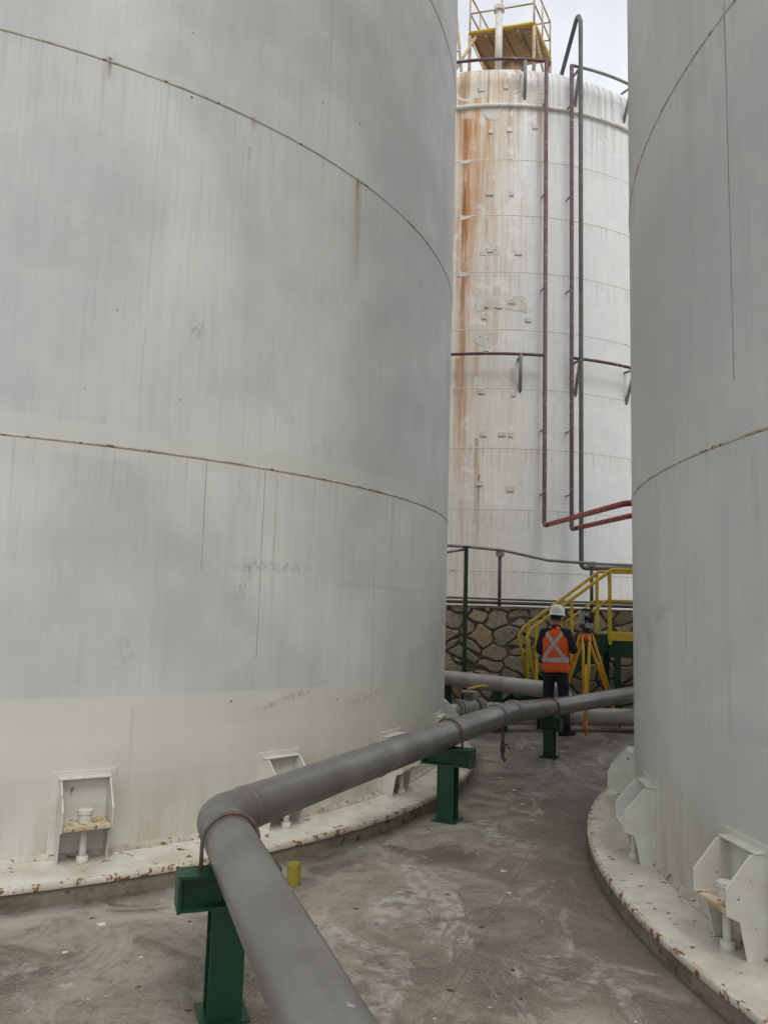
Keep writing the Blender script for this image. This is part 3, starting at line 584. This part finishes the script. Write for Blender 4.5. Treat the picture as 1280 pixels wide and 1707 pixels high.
for (sx,sy,zz) in prof:
    for k in range(n):
        t=2*math.pi*k/n; f=1+ (.16*max(0,math.sin(t))**2 if zz<.012 else 0)
        rz=zz+(.006*math.cos(6*t)**8 if zz>.06 else 0)
        vs.append(H@Vector((.095*sx*math.cos(t),-.003+.118*sy*f*math.sin(t),.028+rz-(.012*max(0,-math.sin(t)) if zz<.02 else 0))))
for i in range(len(prof)-1):
    for k in range(n): fs.append((i*n+k,i*n+(k+1)%n,(i+1)*n+(k+1)%n,(i+1)*n+k))
hh=obj('hard_hat',vs,fs,m_hat,W,True); so=hh.modifiers.new('s','SOLIDIFY'); so.thickness=.004
def hand(nm,wrist,fwd,palmn,side):
    f=Vector(fwd).normalized(); pn=Vector(palmn); pn=(pn-f*pn.dot(f)).normalized(); s=f.cross(pn)*side; w=Vector(wrist)
    V=[w-f*.04,w,w+f*.045,w+f*.085]; E=[(0,1),(1,2),(2,3)]; Rr=[(.026,.024),(.028,.02),(.040,.018),(.040,.015)]
    skinmesh(nm+'_palm',[tuple(a) for a in V],E,Rr,m_skin,W,0,1)
    for i,(off,ln) in enumerate(((-.030,.070),(-.010,.080),(.010,.075),(.029,.060))):
        b=w+f*.078+s*off; a=f; pts=[b]
        for k,(q,an) in enumerate(((.45,.35),(.32,.95),(.23,1.45))):
            dd=(f*math.cos(an)+pn*math.sin(an)); pts.append(pts[-1]+dd*ln*q)
        skinmesh('%s_finger_%d'%(nm,i),[tuple(p) for p in pts],[(0,1),(1,2),(2,3)],[.0095,.009,.0085,.007],m_skin,W,0,1)
    b=w+f*.025-s*.030; skinmesh(nm+'_thumb',[tuple(p) for p in (b,b+f*.03-s*.022+pn*.012,b+f*.058-s*.022+pn*.028)],[(0,1),(1,2)],[.013,.0105,.008],m_skin,W,0,1)
hand('left_hand',(-.145,.215,1.075),(.35,.9,.05),(.5,0,-1),1)
hand('right_hand',(.18,.285,1.20),(-.1,.95,.15),(-.5,.1,-1),-1)
W.location=(2.47,11.12,0); W.rotation_euler=(0,0,rad(-24))
# ---------------------------------------------------------------- world, sun, camera
w=bpy.data.worlds.new('World'); sc.world=w; w.use_nodes=True; t=w.node_tree; bg=t.nodes['Background']
sky=t.nodes.new('ShaderNodeTexSky'); sky.sky_type='NISHITA'; sky.sun_disc=False
SE,SA=rad(58),rad(160)
sky.sun_elevation=SE; sky.sun_rotation=SA
tc=t.nodes.new('ShaderNodeTexCoord'); nz_=t.nodes.new('ShaderNodeTexNoise'); nz_.inputs['Scale'].default_value=4; nz_.inputs['Detail'].default_value=5
t.links.new(tc.outputs['Generated'],nz_.inputs['Vector'])
rp=t.nodes.new('ShaderNodeValToRGB'); rp.color_ramp.elements[0].position=.35; rp.color_ramp.elements[1].position=.65
rp.color_ramp.elements[0].color=(6.0,6.3,6.75,1); rp.color_ramp.elements[1].color=(8.3,8.45,8.6,1); t.links.new(nz_.outputs[0],rp.inputs[0])
mx=t.nodes.new('ShaderNodeMix'); mx.data_type='RGBA'; mx.inputs[0].default_value=.92
t.links.new(sky.outputs[0],mx.inputs[6]); t.links.new(rp.outputs[0],mx.inputs[7]); t.links.new(mx.outputs[2],bg.inputs[0]); bg.inputs[1].default_value=.135
sl_=bpy.data.lights.new('sun','SUN'); sl_.energy=1.35; sl_.angle=rad(22); sl_.color=(1,.965,.90); so=bpy.data.objects.new('sun',sl_); sc.collection.objects.link(so)
dv=Vector((math.sin(SA)*math.cos(SE),math.cos(SA)*math.cos(SE),math.sin(SE))); so.rotation_euler=dv.to_track_quat('Z','Y').to_euler()
cam=bpy.data.cameras.new('camera'); co=bpy.data.objects.new('camera',cam); sc.collection.objects.link(co)
cam.sensor_fit='VERTICAL'; cam.sensor_height=36; cam.sensor_width=27; cam.lens=36*1300/1707; cam.clip_end=500; cam.clip_start=.05
co.matrix_world=Matrix.Translation((0,0,1.68))@Matrix.Rotation(rad(97),4,'X')@Matrix.Rotation(rad(1.7),4,'Z')
sc.camera=co
sc.view_settings.view_transform='Standard'; sc.view_settings.look='None'; sc.view_settings.exposure=0
